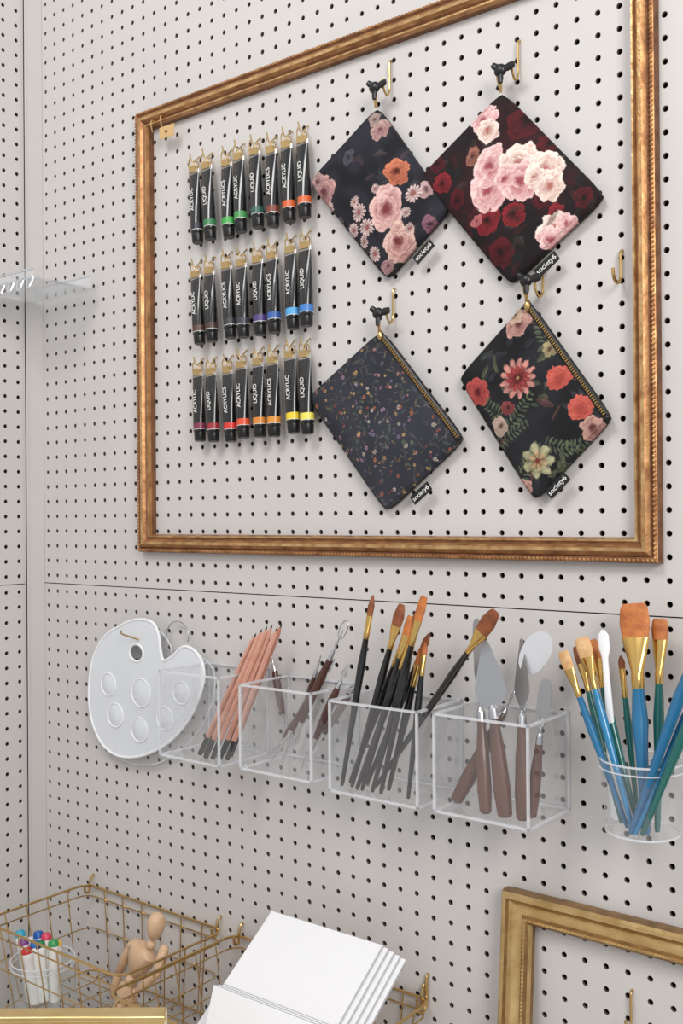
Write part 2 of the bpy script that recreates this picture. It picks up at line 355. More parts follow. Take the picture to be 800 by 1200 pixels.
def P4(x,z):
    setwarp(x,z)
    n=nz(x,z,50,4)[:,None]; col=np.array(lin((14,15,18)))*(1-n)+np.array(lin((34,35,40)))*n
    rs=random.Random(7)
    gr=[(84,96,76),(106,112,86),(66,78,68),(94,94,72)]
    for i in range(80):
        c=pt(rs.uniform(548,708),rs.uniform(362,580)); col=leaf(col,x,z,*c,rs.uniform(.010,.026),rs.uniform(0,6.28),rs.uniform(.0025,.0045),rs.choice(gr+[(60,60,66),(52,54,60),(104,70,66)]),.65)
    for (a,b,an) in [(585,520,.5),(600,500,.9),(640,520,-.2),(590,490,2.4),(672,420,1.2),(640,400,1.9),(660,530,.4),(610,560,1.0)]:
        c0=Vector((*pt(a,b),0))
        for k in range(9):
            q=c0+Vector((math.cos(an),math.sin(an),0))*(k*.0055)
            for sg in (-1,1): col=leaf(col,x,z,q.x,q.y,.012-.0008*k,an+sg*1.1,.0016,gr[k%2],.9)
    rd=((112,32,36),(186,84,78),(76,16,22)); dp=((112,70,68),(196,154,142),(88,44,42))
    for i,(a,b,r,c3) in enumerate([(608,380,15,dp),(603,370,9,((144,114,96),(206,182,160),(96,60,50))),(561,460,15,rd),(588,500,10,((126,104,94),(190,168,152),(88,60,50))),(695,503,13,dp),(612,574,12,dp),(607,592,8,dp),(598,478,8,((84,30,36),(130,62,62),(50,20,20))),(645,408,9,((96,86,60),(166,152,116),(60,40,30)))]):
        c=pt(a,b); col=bloom(col,x,z,*c,r*mpp(a)*1.05,*c3,n=5+i%3,ph=i*1.2+.1)
    c=pt(609,444); col=daisy(col,x,z,*c,25*mpp(609),(204,140,130),(90,24,32),13,0); col=daisy(col,x,z,*c,17*mpp(609),(156,62,62),(60,20,24),11,1); col=daisy(col,x,z,*c,8*mpp(609),(120,44,42),(166,130,92),8,1)
    for (a,b,r) in [(655,443,14),(681,478,14)]:
        c=pt(a,b); col=bloom(col,x,z,*c,r*mpp(a),(124,36,34),(202,98,84),(150,62,50),12,1,8)
    c=pt(632,540); col=daisy(col,x,z,*c,22*mpp(632),(176,174,138),(124,70,50),7,0); col=daisy(col,x,z,*c,12*mpp(632),(190,162,122),(110,50,44),6,1)
    return col
def pouch(name,T_,R_,B_,L_,paint,off,tag,zipper):
    N=280
    t,r,b,l=[np.array(W(*q,off)) for q in (T_,R_,B_,L_)]
    u,v=np.meshgrid(np.linspace(-1,1,N),np.linspace(-1,1,N),indexing='ij'); u=u.ravel();v=v.ravel()
    k=.045; uu=u*(1-k*(u**6)*(v**6))*(1-.012*(1-v**2)*np.abs(u)); vv=v*(1-k*(u**6)*(v**6))*(1-.012*(1-u**2)*np.abs(v))
    U=(uu+1)/2; V=(vv+1)/2
    P=np.outer((1-U)*(1-V),l)+np.outer((1-U)*V,t)+np.outer(U*V,r)+np.outer(U*(1-V),b)
    puff=(1-np.abs(u)**3.5)*(1-np.abs(v)**3.5)
    P[:,1]-= .008*puff+.0018*np.clip((1-np.maximum(abs(u),abs(v)))*40,0,1)
    P[:,1]-= puff*.0032*(nz(P[:,0],P[:,2],26,len(name))-.5)
    col=paint(P[:,0].copy(),P[:,2].copy())
    edge=np.maximum(abs(u),abs(v)); sh=(1-.45*((edge>.955)&(edge<.966)))[:,None]; col=col*sh
    verts=P.tolist(); faces=[]
    for i in range(N-1):
        for j in range(N-1):
            a=i*N+j; faces.append((a,a+1,a+N+1,a+N))
    border=[i*N for i in range(N)]+[(N-1)*N+j for j in range(1,N)]+[i*N+N-1 for i in range(N-2,-1,-1)]+[j for j in range(N-2,0,-1)]
    nb=len(verts); cc=col.tolist()
    for q in border: p=verts[q]; verts.append([p[0],p[1]+.007,p[2]]); cc.append([.01,.01,.012])
    m=len(border)
    for i in range(m): j=(i+1)%m; faces.append((border[j],border[i],nb+i,nb+j))
    faces.append([nb+i for i in range(m)])
    me=bpy.data.meshes.new(name); c=np.array(verts).mean(axis=0); me.from_pydata((np.array(verts)-c).tolist(),[],faces)
    me.materials.append(colattr('printed_fabric_'+str(T_[0])))
    me.polygons.foreach_set('use_smooth',[True]*len(faces)); me.update()
    a=me.color_attributes.new('Col','FLOAT_COLOR','POINT'); arr=np.ones((len(verts),4)); arr[:,:3]=np.clip(np.array(cc),0,1); a.data.foreach_set('color',arr.ravel())
    me.set_sharp_from_angle(angle=math.radians(50))
    e=bpy.data.objects.new(name,None); e.location=c.tolist(); e.empty_display_size=.05; S.collection.objects.link(e)
    o=bpy.data.objects.new('body',me); S.collection.objects.link(o); o.parent=e
    g=W(tag[0],tag[1],off+.004); rb=Vector((r-b)).normalized(); nn=Vector((0,-1,0)); dn=rb.cross(Vector((0,1,0))); 
    if dn.z>0: dn=-dn
    mb=MB(); hw=.016;hh=.0062
    p=[g-rb*hw-dn*hh,g+rb*hw-dn*hh,g+rb*hw+dn*hh,g-rb*hw+dn*hh]
    mb.hexa([q+Vector((0,.0,0)) for q in p]+[q+Vector((0,.001,0)) for q in p],black); mb.build('label',parent=e)
    text_on(e,'label_text','society6',g+Vector((0,-.0006,0)),rb,nn,.0085,mat('label_ink',(225,225,222),.6))
    mb=MB(); tv=Vector(t);rv=Vector(r)
    if zipper:
        ax=(rv-tv).normalized(); outn=Vector((0,-1,0)).cross(ax)
        if outn.x<0: outn=-outn
        Lz=(rv-tv).length
        st=tv-outn*.003+Vector((0,-.0035,0)); en=rv-outn*.003+Vector((0,-.0035,0))
        mb.rod(st+ax*.004,en-ax*.004,[(0,.0045,.002,black),(1,.0045,.002,black)],8,side=outn)
        n=int(Lz/.0032); zm=mat('zip_teeth',(176,140,84),.4,.9)
        for i in range(2,n-1):
            q=st+ax*(i*.0032)+Vector((0,-.0016,0)); w=.0018
            mb.hexa([q-outn*w-ax*.0008,q+outn*w-ax*.0008,q+outn*w+ax*.0008,q-outn*w+ax*.0008]+[q-outn*w-ax*.0008+nn*.0014,q+outn*w-ax*.0008+nn*.0014,q+outn*w+ax*.0008+nn*.0014,q-outn*w+ax*.0008+nn*.0014],zm)
        mb.ball(st+ax*.010+nn*.004,.0055,brass,10,6,(.7,.6,1.2))
        mb.ball(en-ax*.004,.004,black,8,6)
    mb.tube(spline([tv+Vector((0,-.004,-.004)),tv+Vector((.003,-.008,.008)),tv+Vector((0,-.010,.020)),tv+Vector((-.002,-.006,.012)),tv+Vector((0,-.002,-.002))],5),.0018,brass)
    k0=tv+Vector((.005,-.013,.018))
    mb.ball(k0,.0075,black,10,7,(1.1,.7,1.0))
    mb.rod(k0,k0+Vector((.020,-.003,.001)),[(0,.003,.002,black),(.6,.005,.002,black),(1,.004,.0015,black)],8,side=(0,0,1))
    mb.rod(k0,k0+Vector((-.009,-.003,.008)),[(0,.003,.002,black),(.7,.004,.002,black),(1,.003,.0015,black)],8,side=(0,0,1))
    mb.rod(k0,k0+Vector((.002,-.003,-.016)),[(0,.003,.002,black),(.7,.004,.002,black),(1,.003,.0015,black)],8,side=(1,0,0))
    mb.build('zip_pull',parent=e)
pouch('floral_zip_pouch',(442,124),(527,245),(453,329),(361,213),P1,.013,(496,295),False)
pouch('floral_zip_pouch',(588,106),(710,230),(598,336),(491,207),P2,.013,(640,310),False)
pouch('floral_zip_pouch',(446,386),(544,515),(452,602),(359,466),P3,.013,(493,578),True)
pouch('floral_zip_pouch',(618,350),(718,491),(626,589),(536,443),P4,.013,(653,569),True)
hook(459,73,.046); hook(609,50,.048); hook(463,340,.044); hook(638,312,.038,reach=.018)
hook(729,296,.036,reach=.02,r=.002); hook(741,1162,.04); hook(502,1143,.042,reach=.02,r=.002)
mb=MB(); 
for px,py in ((179,146),(190,140)):
    p=W(px,py,.020); mb.tube(spline([p+Vector((0,.02,.004)),p+Vector((0,-.001,.006)),p+Vector((0,-.003,-.004)),p+Vector((0,0,-.012))],5),.0012,brass)
g=W(195,154,.022); mb.hexa([g+Vector(q) for q in ((-.016,0,-.009),(.016,0,-.009),(.016,0,.009),(-.016,0,.009),(-.016,.001,-.009),(.016,.001,-.009),(.016,.001,.009),(-.016,.001,.009))],mat('tag_kraft',(205,170,118),.6))
mb.ball(g+Vector((0,-.001,0)),.002,black,8,5)
mb.build('brass_tag')

# ---------------------------------------------------------------- paint tubes
lab=mat('label_ink',(225,225,222),.6); crimp=mat('crimp_metal',(170,170,170),.3,.9)
clipm=mat('clip_brass',(214,186,134),.3,.95)
rows=[([231,246,267,282,302,319,339,356],(201,164),(286,254),[(40,34,48),(48,120,72),(60,160,70),(66,140,76),(40,88,76),(120,60,44),(200,90,44),(206,98,50)]),
      ([233,248,269,285,304,321,343,359],(322,290),(402,383),[(84,58,46),(70,52,46),(52,50,56),(54,54,70),(74,60,120),(50,90,160),(80,160,214),(56,120,190)]),
      ([234,250,270,285,304,321,343,360],(440,416),(519,508),[(120,44,70),(150,40,54),(206,52,44),(214,80,48),(206,130,50),(214,140,50),(228,200,50),(226,214,90)])]
RX=(231,358)
for xs,(ta,tb),(ba,bb),cs in rows:
    for i,x in enumerate(xs):
        f=(x-RX[0])/(RX[1]-RX[0]); j=random.uniform(-2,2)
        top=W(x-3+random.uniform(-1.5,1.5),ta+(tb-ta)*f+j,.014); bot=W(x+1+random.uniform(-.7,.7),ba+(bb-ba)*f+j,.019)
        cm=mat('tube_band_%d_%d_%d'%cs[i],cs[i],.35)
        mb=MB()
        mb.rod(top,bot,[(0,.0106,.0009,crimp),(.045,.0106,.0012,crimp),(.055,.0106,.0015,blackg),(.3,.0107,.0055,blackg),(.55,.0105,.0082,blackg),(.745,.0101,.0092,cm),(.83,.0099,.0094,lab),(.836,.0099,.0094,blackg),(.86,.0098,.0094,blackg),(.88,.0082,.0082,blackg),(.885,.0088,.0088,black),(.99,.0082,.0082,black),(1,.0074,.0074,black)],18)
        o=mb.build('paint_tube')
        ax=(bot-top).normalized()
        text_on(o,'label',['ACRYLIC','LIQUID','ACRYLICS'][i%3],top.lerp(bot,.42)+Vector((.001,-.0088,0)),-ax,(0.15,-1,0.05),.0086,lab)
        mb=MB(); c=top+Vector((0,0,.001))
        mb.hexa([c+Vector(q) for q in ((-.0075,-.0025,-.004),(.0075,-.0025,-.004),(.0075,.0025,-.004),(-.0075,.0025,-.004),(-.0065,-.0048,.005),(.0065,-.0048,.005),(.0065,.0048,.005),(-.0065,.0048,.005))],clipm)
        for sg in (-1,1):
            mb.tube(spline([c+Vector((-.004,sg*.0045,.003)),c+Vector((-.0035,sg*.0065,.010)),c+Vector((0,sg*.0075,.0145)),c+Vector((.0035,sg*.0065,.010)),c+Vector((.004,sg*.0045,.003))],4),.0009,clipm,6)
        w=c+Vector((0,0,.013)); mb.tube(spline([(w.x,-.0003,w.z+.010),(w.x,-.003,w.z+.009),(w.x,-.012,w.z),(w.x,-.018,w.z-.001),(w.x,-.022,w.z+.010)],4),.0011,clipm,6)
        mb.build('bulldog_clip')

# ---------------------------------------------------------------- acrylic boxes (single-sheet walls + thick polished edges)
def sheets(mb,x0,x1,y0,y1,z0,z1,m):
    mb.quad([(x0,y0,z0),(x1,y0,z0),(x1,y1,z0),(x0,y1,z0)],m)
    mb.quad([(x0,y0,z0),(x1,y0,z0),(x1,y0,z1),(x0,y0,z1)],m); mb.quad([(x0,y1,z0),(x1,y1,z0),(x1,y1,z1),(x0,y1,z1)],m)
    mb.quad([(x0,y0,z0),(x0,y1,z0),(x0,y1,z1),(x0,y0,z1)],m); mb.quad([(x1,y0,z0),(x1,y1,z0),(x1,y1,z1),(x1,y0,z1)],m)
def abox(xl,xr,yl,yr,ybl,dep=.1):
    L=W(xl,yl,dep);R=W(xr,yr,dep);B=W(xl,ybl,dep)
    x0,x1=L.x,R.x; z1=(L.z+R.z)/2; z0=B.z; y0=-dep; y1=-.003
    mb=MB(); sheets(mb,x0,x1,y0,y1,z0,z1,ac)
    e=.0014
    def strip(a,b): mb.box(tuple(min(p,q)-e for p,q in zip(a,b)),tuple(max(p,q)+e for p,q in zip(a,b)),ae)
    for z in (z1,z0):
        strip((x0,y0,z),(x1,y0,z)); strip((x0,y1,z),(x1,y1,z)); strip((x0,y0,z),(x0,y1,z)); strip((x1,y0,z),(x1,y1,z))
    for x in (x0,x1):
        for y in (y0,y1): strip((x,y,z0),(x,y,z1))
    mb.build('acrylic_organizer_box'); return (x0,x1,z0+.002,z1)
b1=abox(187,256,787,794,884); b2=abox(281,364,803,813,900,.1); b3=abox(386,488,822,834,926); b4=abox(508,618,836,852,950)
def inbox(px,py,bx,offm=(.012,.088)):
    p=onZ(px,py,bx[2]+.002); o=min(max(-p.y,offm[0]),offm[1]); q=W(px,py,o)
    q.x=min(max(q.x,bx[0]+.007),bx[1]-.007); q.z=max(q.z,bx[2]+.002); return q
pw=mat('pencil_wood',(206,156,136),.5,c2=(190,134,114),scale=60,amt=.6); pb=mat('pencil_wood_dark',(176,118,98),.5)
for (b,t) in [((234,884),(300,742)),((241,888),(307,737)),((249,889),(313,734)),((240,880),(304,752)),((258,889),(319,732)),((266,890),(325,735)),((270,886),(330,731)),((262,882),(316,748)),((252,880),(309,745))]:
    B=inbox(*b,b1); T_=W(*t,max(.02,-B.y-.03)); mb=MB(); r=.0037
    m_=random.choice([pw,pw,pb])
    mb.rod(B,T_,[(0,r,r,blackg),(.14,r,r,blackg),(.145,r,r,m_),(.93,r,r,m_),(.975,.0015,.0015,black),(1,.0004,.0004,black)],6); mb.build('drawing_pencil',20)
wd=mat('dark_wood',(86,48,36),.35,c2=(60,32,26),scale=50,amt=.6,coat=.3); wr=mat('walnut',(104,62,44),.4,c2=(78,44,32),scale=40,amt=.7,stretch=(1,1,.3),coat=.2)
for (b,t,w_) in [((338,872),(317,762),'r'),((330,895),(402,738),'l'),((318,893),(392,772),'b'),((352,905),(408,778),'b'),((345,880),(376,768),'r'),((310,888),(372,810),'b'),((360,890),(425,790),'r')]:
    B=inbox(*b,b2); T_=W(*t,max(.02,-B.y-.02)); mb=MB(); r=.0052
    mb.rod(B,T_,[(0,.0006,.0006,steel),(.12,.0035,.0008,steel),(.2,.0016,.0012,steel),(.28,.0022,.0022,steel),(.32,.0035,.0035,wd),(.45,r,r,wd),(.66,r*1.1,r*1.1,wd),(.78,.0035,.0035,steel),(.84,.0028,.0028,steel),(.86,.0012,.0012,steel),(.9,.0012 if w_!='b' else .005,.0012,steel),(1,.0008,.0006,steel)],10)
    if w_=='l':
        a=(T_-B).normalized(); s_=Vector((1,0,0)); s_=(s_-a*s_.dot(a)).normalized(); c=T_
        mb.tube([c+a*(.013*math.cos(q))+s_*(.006*math.sin(q)) for q in [2*math.pi*k/20 for k in range(20)]],.0009,steel,6,True)
    mb.build('sculpting_tool')
br_o=mat('bristle_orange',(206,126,62),.55,c2=(150,78,36),scale=90,amt=.6,bump=.4,bscale=500)
br_b=mat('bristle_brown',(150,84,44),.55,c2=(96,50,28),scale=90,amt=.6,bump=.4,bscale=500)
br_w=mat('bristle_cream',(226,190,140),.6,c2=(190,140,90),scale=90,amt=.6,bump=.4,bscale=500)
gold=mat('gold_ferrule',(218,180,108),.22,1.0)
blue=mat('handle_blue',(30,106,150),.25,coat=.5); teal=mat('handle_teal',(22,100,96),.25,coat=.5); blue2=mat('handle_blue_light',(40,126,172),.25,coat=.5)
def brush(B,T_,bl,fl,w,th,hr,hm,bm_,kind='flat'):
    L=(T_-B).length; f=lambda dd:1-dd/L; mb=MB(); tp={'flat':.95,'round':.12,'angle':.6}[kind]
    sec=[(0,hr*.45,hr*.45,hm),(.02,hr*.6,hr*.6,hm),(.35,hr*.85,hr*.85,hm),(f(bl+fl+.035),hr*1.15,hr*1.15,hm),(f(bl+fl+.001),hr*.8,hr*.8,gold),(f(bl+fl),hr*.86,hr*.86,gold),(f(bl+fl*.75),hr*.9,hr*.9,gold),(f(bl+fl*.7),hr*.8,hr*.8,gold),(f(bl+.001),w,th,gold),(f(bl),w*.95,th*.9,bm_),(f(bl*.55),w*1.08,th*1.1,bm_),(f(bl*.15),w*(tp+1)/2,th*.5,bm_),(1,w*tp*.85,th*.15,bm_)]
    mb.rod(B,T_,sec,16); mb.build('paint_brush')
for (b,t,bl,fl,w,th,k,bm_) in [((398,920),(437,697),.026,.028,.0042,.003,'round',br_b),((412,922),(471,708),.028,.028,.0075,.003,'angle',br_b),((424,926),(482,722),.024,.028,.006,.003,'flat',br_o),
        ((436,928),(497,699),.030,.030,.0058,.003,'flat',br_o),((404,916),(476,742),.018,.026,.004,.003,'round',br_o),((446,930),(490,716),.022,.028,.0062,.003,'angle',br_b),((430,918),(503,742),.02,.026,.0045,.003,'round',br_b),((418,928),(486,738),.02,.03,.005,.003,'flat',br_o),
        ((455,926),(494,760),.02,.026,.0045,.003,'flat',br_o)]:
    B=inbox(*b,b3); T_=W(*t,max(.03,-B.y-.02)); brush(B,T_,bl,fl,w,th,.0044,blackg,bm_,k)
brush(inbox(440,922,b3),W(581,716,.085),.032,.030,.009,.0035,.0042,blackg,br_b,'angle')
brush(inbox(478,936,b3),W(498,752,.05),.016,.024,.004,.003,.004,blackg,br_o,'round')
# palette knives: turned wooden handle, ferrule, cranked neck, flat blade
def knife(B,T_,outl_,bladeL,hw=.0065,side=(1,0,0),hl_=.108,hm=wr,bm_=None):
    L=(T_-B).length; hl=hl_/L; bs=1-bladeL/L; mb=MB(); sd=Vector(side)
    mb.rod(B,T_,[(0,hw*.55,hw*.5,hm),(.012,hw*.9,hw*.8,hm),(hl*.25,hw*1.1,hw,hm),(hl*.6,hw*.95,hw*.9,hm),(hl*.85,hw*.62,hw*.62,hm),(hl*.9,hw*.66,hw*.66,steel),(hl,hw*.6,hw*.6,steel),(hl+.02,hw*.35,hw*.35,steel)],16,side=side)
    a=(T_-B).normalized(); sd=(sd-a*sd.dot(a)).normalized(); nd=a.cross(sd)
    p0=B+a*(hl+.01)*L; p1=B+a*(bs*L)
    mb.tube(spline([p0,p0.lerp(p1,.45),p0.lerp(p1,.65)+nd*.004,p1+a*.004],5),.0017,steel,8)
    mb.plate(p1,T_,outl_,.0004,bm_ or bladem,side)
    mb.build('palette_knife',20)
dia=lambda w:[(0,w*.12),(.05,w*.35),(.14,w*.72),(.22,w*.95),(.28,w),(.36,w*.97),(.55,w*.74),(.75,w*.48),(.92,w*.26),(.98,w*.14),(1,w*.04)]
rnd=lambda w:[(0,w*.15),(.06,w*.4),(.16,w*.72),(.3,w*.92),(.45,w),(.62,w),(.76,w*.92),(.87,w*.72),(.95,w*.46),(.99,w*.2),(1,w*.05)]
spt=lambda w:[(0,w*.25),(.08,w*.8),(.2,w),(.6,w),(.85,w*.9),(.95,w*.7),(1,w*.35)]
knife(inbox(569,955,b4),W(558,725,.055),spt(.0075),.075,.0078,(1,-.3,0),.112)
knife(inbox(592,958,b4),W(568,750,.07),dia(.0185),.080,.0090,(1,.25,0),.118)
knife(inbox(612,962,b4),W(611,748,.05),dia(.0140),.078,.0080,(1,-.5,0),.112)
knife(inbox(527,938,b4),W(640,741,.05),rnd(.0155),.055,.0080,(1,.35,0),.125,bm_=mat('polished_steel',(232,234,238),.3,.5))
knife(inbox(622,958,b4),W(640,796,.06),spt(.008),.045,.0065,(1,0,0),.09)
# cup
cc=W(752,890,.05); r1=.0425; cz1=cc.z; cz0=W(752,975,.05).z; r2_=.037
mb=MB(); X_=Vector((1,0,0));Y_=Vector((0,1,0)); cx=Vector((cc.x,-.05,0))
mb.loft([(cx+Vector((0,0,z)),X_,Y_,r,r,ac) for z,r in [(cz0,.001),(cz0,r2_-.002),(cz0+.002,r2_),(cz1,r1)]],40,False)
for z,r in ((cz1,r1),(cz0+.0015,r2_+.0003)): mb.tube([cx+Vector((r*math.cos(a),r*math.sin(a),z)) for a in [2*math.pi*k/40 for k in range(40)]],.0012,ae,6,True)
mb.tube([cx+Vector(((r1+.001)*math.cos(a),(r1+.001)*math.sin(a),cz1-.008)) for a in [2*math.pi*k/40 for k in range(40)]],.0009,ae,6,True)
mb.build('clear_plastic_cup')
def cupb(px,py): 
    p=onZ(px,py,cz0+.006); v=p-cx; v.z=0
    if v.length>.030: v=v.normalized()*.030
    return Vector((cx.x+v.x,cx.y+v.y,cz0+.006))
for (b,t,ot,bl,fl,w,th,hr,hm,bm_,k) in [((757,978),(742,707),.04,.036,.052,.0155,.004,.0075,blue,br_o,'flat'),((770,975),(773,725),.03,.022,.045,.0085,.0035,.005,teal,br_o,'flat'),
   ((735,970),(659,763),.07,.020,.030,.0065,.003,.0040,blue,br_w,'flat'),((742,975),(681,747),.05,.022,.034,.0085,.003,.0042,blue2,br_w,'flat'),((748,972),(692,750),.03,.022,.03,.007,.003,.0042,teal,br_o,'flat'),
   ((748,965),(727,768),.03,.014,.03,.0035,.003,.0036,teal,br_b,'round'),((728,965),(676,757),.03,.02,.03,.006,.003,.0038,teal,br_b,'flat'),
   ((733,980),(838,700),.09,.03,.04,.010,.004,.0056,blue,br_o,'flat'),((740,982),(850,735),.07,.026,.04,.008,.004,.0048,blue2,br_o,'flat'),((752,980),(842,760),.10,.026,.04,.008,.004,.0048,teal,br_o,'flat')]:
    brush(cupb(*b),W(*t,ot),bl,fl,w,th,hr,hm,bm_,k)
mb=MB(); B=cupb(722,960); T_=W(706,738,.05); mb.rod(B,T_,[(0,.006,.0012,white),(.02,.009,.0015,white),(.3,.009,.0015,white),(.45,.0045,.003,white),(.85,.0035,.0025,white),(.9,.0065,.0012,white),(.97,.006,.0008,white),(1,.002,.0006,white)],14); mb.build('plastic_palette_knife')
# ---------------------------------------------------------------- palette
pal=mat('palette_plastic',(236,240,245),.18,coat=.6,trans=.26)
palw=mat('palette_rim_plastic',(244,246,249),.15,coat=.8,trans=.08)
outl=[(140,734),(152,728),(168,726),(180,731),(186,745),(188,762),(192,774),(203,768),(214,758),(226,761),(236,774),(239,793),(234,815),(224,838),(208,860),(188,876),(164,886),(140,886),(122,874),(110,851),(105,825),(105,798),(109,772),(118,752),(128,741)]
OFF=.022
def flat2(pts,off): return [W(a,b,off) for a,b in pts]
O=spline(flat2(outl,OFF),5,True)
holec=W(160,765,OFF); hs=[holec+Vector((.0165*math.cos(a),0,.0135*math.sin(a))) for a in [2*math.pi*k/28 for k in range(28)]]
e=bpy.data.objects.new('paint_palette',None); pc=W(170,815,OFF); e.location=pc; S.collection.objects.link(e)
cu=bpy.data.curves.new('plate','CURVE'); cu.dimensions='2D'; cu.fill_mode='BOTH'; cu.extrude=.0008
for ring in (O,hs):
    sp=cu.splines.new('POLY'); sp.points.add(len(ring)-1); sp.use_cyclic_u=True
    for i,p in enumerate(ring): sp.points[i].co=(p.x-pc.x,p.z-pc.z,0,1)
cu.materials.append(pal); o=bpy.data.objects.new('plate',cu); S.collection.objects.link(o); o.rotation_euler=(math.pi/2,0,0); o.parent=e
mb=MB(); mb.tube(O,.0024,palw,8,True); mb.tube(hs,.0022,palw,8,True)
XX=Vector((1,0,0));ZZ=Vector((0,0,1))
for (a,b,r) in [(127,802,.018),(135,838,.019),(163,855,.019),(193,842,.018),(212,812,.017),(165,812,.022)]:
    c=W(a,b,OFF+.0013); mb.tube([c+Vector((r*math.cos(q),0,r*math.sin(q))) for q in [2*math.pi*k/30 for k in range(30)]],.0012,palw,8,True)
    # dished well: convex boss seen from the hung (outer) side
    mb.loft([(c+Vector((0,.0006-.0035*(1-k*k),0)),XX,ZZ,r*k,r*k,pal) for k in (.97,.85,.65,.4,.15,.01)],24,False)
mb.build('rim_and_wells',parent=e)
mb=MB(); mb.tube(spline([W(172,752,0.0003),W(168,752,.01),W(158,748,.03),W(143,743,.045),W(142,739,.047)],5),.0014,brass); mb.build('peg_hook')
mb=MB(); c=W(208,745,.01); mb.tube([c+Vector((.024*math.cos(q),0,.022*math.sin(q))) for q in [math.radians(a) for a in range(-20,200,10)]],.0010,steel,6); mb.build('wire_hook')
mb=MB(); O2=spline([p+Vector((.012,.012,-.014)) for p in flat2(outl,OFF)][::2],6,True); mb.tube(O2,.0012,ae,6,True); 
base=len(mb.v); mb.v+=[tuple(p) for p in O2]; mb.face(list(range(base,base+len(O2))),ac); mb.build('clear_palette')
# ---------------------------------------------------------------- acrylic corner shelf
shm=clear('acrylic_shelf_sheet',(.93,.95,.96),.10,.45,.16,.05); she=clear('acrylic_shelf_edge',(.66,.70,.74),.25,.5,.26,.1)
mb=MB(); zc=W(100,335,.03).z-.004
mb.box((.0045,-.13,zc-.0015),(.16,-.02,zc+.0015),shm)
mb.quad([(.0045,-.02,zc),(.16,-.02,zc),(.16,-.02,zc+.022),(.0045,-.02,zc+.022)],shm); mb.quad([(.0045,-.13,zc),(.16,-.13,zc),(.16,-.13,zc+.014),(.0045,-.13,zc+.014)],shm)
mb.box((.1585,-.13,zc-.0018),(.1615,-.02,zc+.0018),she)
mb.box((.0045,-.1315,zc+.0125),(.16,-.1285,zc+.0155),she); mb.box((.0045,-.0212,zc+.0208),(.16,-.0188,zc+.0232),she); mb.box((.0045,-.1315,zc-.0018),(.16,-.1285,zc+.0018),she)
for k in range(6):
    x=.02+k*.025; mb.tube(spline([(x,-.13,zc+.001),(x+.003,-.134,zc-.012),(x+.010,-.136,zc-.018),(x+.014,-.132,zc-.006),(x+.015,-.13,zc)],5),.0016,she,6)
mb.build('acrylic_shelf')
# ---------------------------------------------------------------- wire baskets
def basket(x0,x1,dep,zt_,h,name,fs=.9):
    mb=MB(); cxm=(x0+x1)/2
    def rect(k):
        f=1-(1-fs)*k; z=zt_-h*k; hx=(x1-x0)/2*f; y1=-.006; y0=-.006-(dep-.006)*f; c=.02
        P=[]
        for (cx_,cy_,a0) in ((cxm+hx-c,y1-c,0),(cxm-hx+c,y1-c,90),(cxm-hx+c,y0+c,180),(cxm+hx-c,y0+c,270)):
            for q in range(5): a=math.radians(a0+q*22.5); P.append((cx_+c*math.cos(a),cy_+c*math.sin(a),z))
        return P,(cxm-hx,cxm+hx,y0,y1,z)
    for k,r in ((0,.0020),(.12,.0012),(.5,.0010),(1,.0014)): mb.tube(rect(k)[0],r,brass,6,True)
    _,a=rect(0);_,b=rect(1)
    n=max(3,int((x1-x0)/.040))
    for i in range(1,n):
        t=i/n; xa=a[0]+(a[1]-a[0])*t; xb=b[0]+(b[1]-b[0])*t
        mb.tube([(xa,a[2],a[4]),(xb,b[2],b[4]),(xb,b[3],b[4]),(xa,a[3],a[4])],.0010,brass,6)
    n=max(3,int(dep/.040))
    for i in range(1,n):
        t=i/n; ya=a[2]+(a[3]-a[2])*t; yb=b[2]+(b[3]-b[2])*t
        mb.tube([(a[0],ya,a[4]),(b[0],yb,b[4]),(b[1],yb,b[4]),(a[1],ya,a[4])],.0010,brass,6)
    for x in (x0+.012,x1-.012):
        mb.tube(spline([(x,-.0004,zt_+.016),(x,-.004,zt_+.016),(x,-.009,zt_+.005),(x,-.010,zt_-.008),(x,-.018,zt_-.008),(x,-.020,zt_+.004)],4),.002,brass)
    mb.build(name)
    return b[4]
rz=W(115,1038,0).z
xb0=W(105,1038,0).x; xb1=W(266,1080,0).x; bd=.20; bh=.135
bz_=basket(xb0,xb1,bd,rz,bh,'wire_basket')
xc0=W(278,1090,0).x; xc1=W(508,1150,0).x
basket(xc0,xc1,.24,rz,bh,'wire_basket')
# jar of markers
gl=clear('jar_glass',(.95,.975,.97),.06,.5,.05)
jx=W(40,1140,.135); jr=.049; jc=Vector((max(jx.x,xb0+.062),-.137,0)); jz0=bz_+.003; jz1=W(42,1118,.135).z
mb=MB(); mb.loft([(jc+Vector((0,0,z)),X_,Y_,r,r,gl) for z,r in ((jz0,.001),(jz0,jr*.9),(jz0+.003,jr),(jz1-.012,jr),(jz1-.007,jr*.94),(jz1,jr*.96))],32,False); 
for z in (jz1,jz1-.008): mb.tube([jc+Vector((jr*.96*math.cos(a),jr*.96*math.sin(a),z)) for a in [2*math.pi*k/32 for k in range(32)]],.0014,ae,6,True)
mb.build('glass_jar')
mw=mat('marker_white',(240,239,236),.4)
cols=[(40,130,70),(30,90,170),(200,50,50),(236,190,50),(50,160,190),(30,40,90),(230,120,50),(120,60,130),(60,150,90),(220,220,225),(40,110,180),(210,60,90),(240,200,60)]
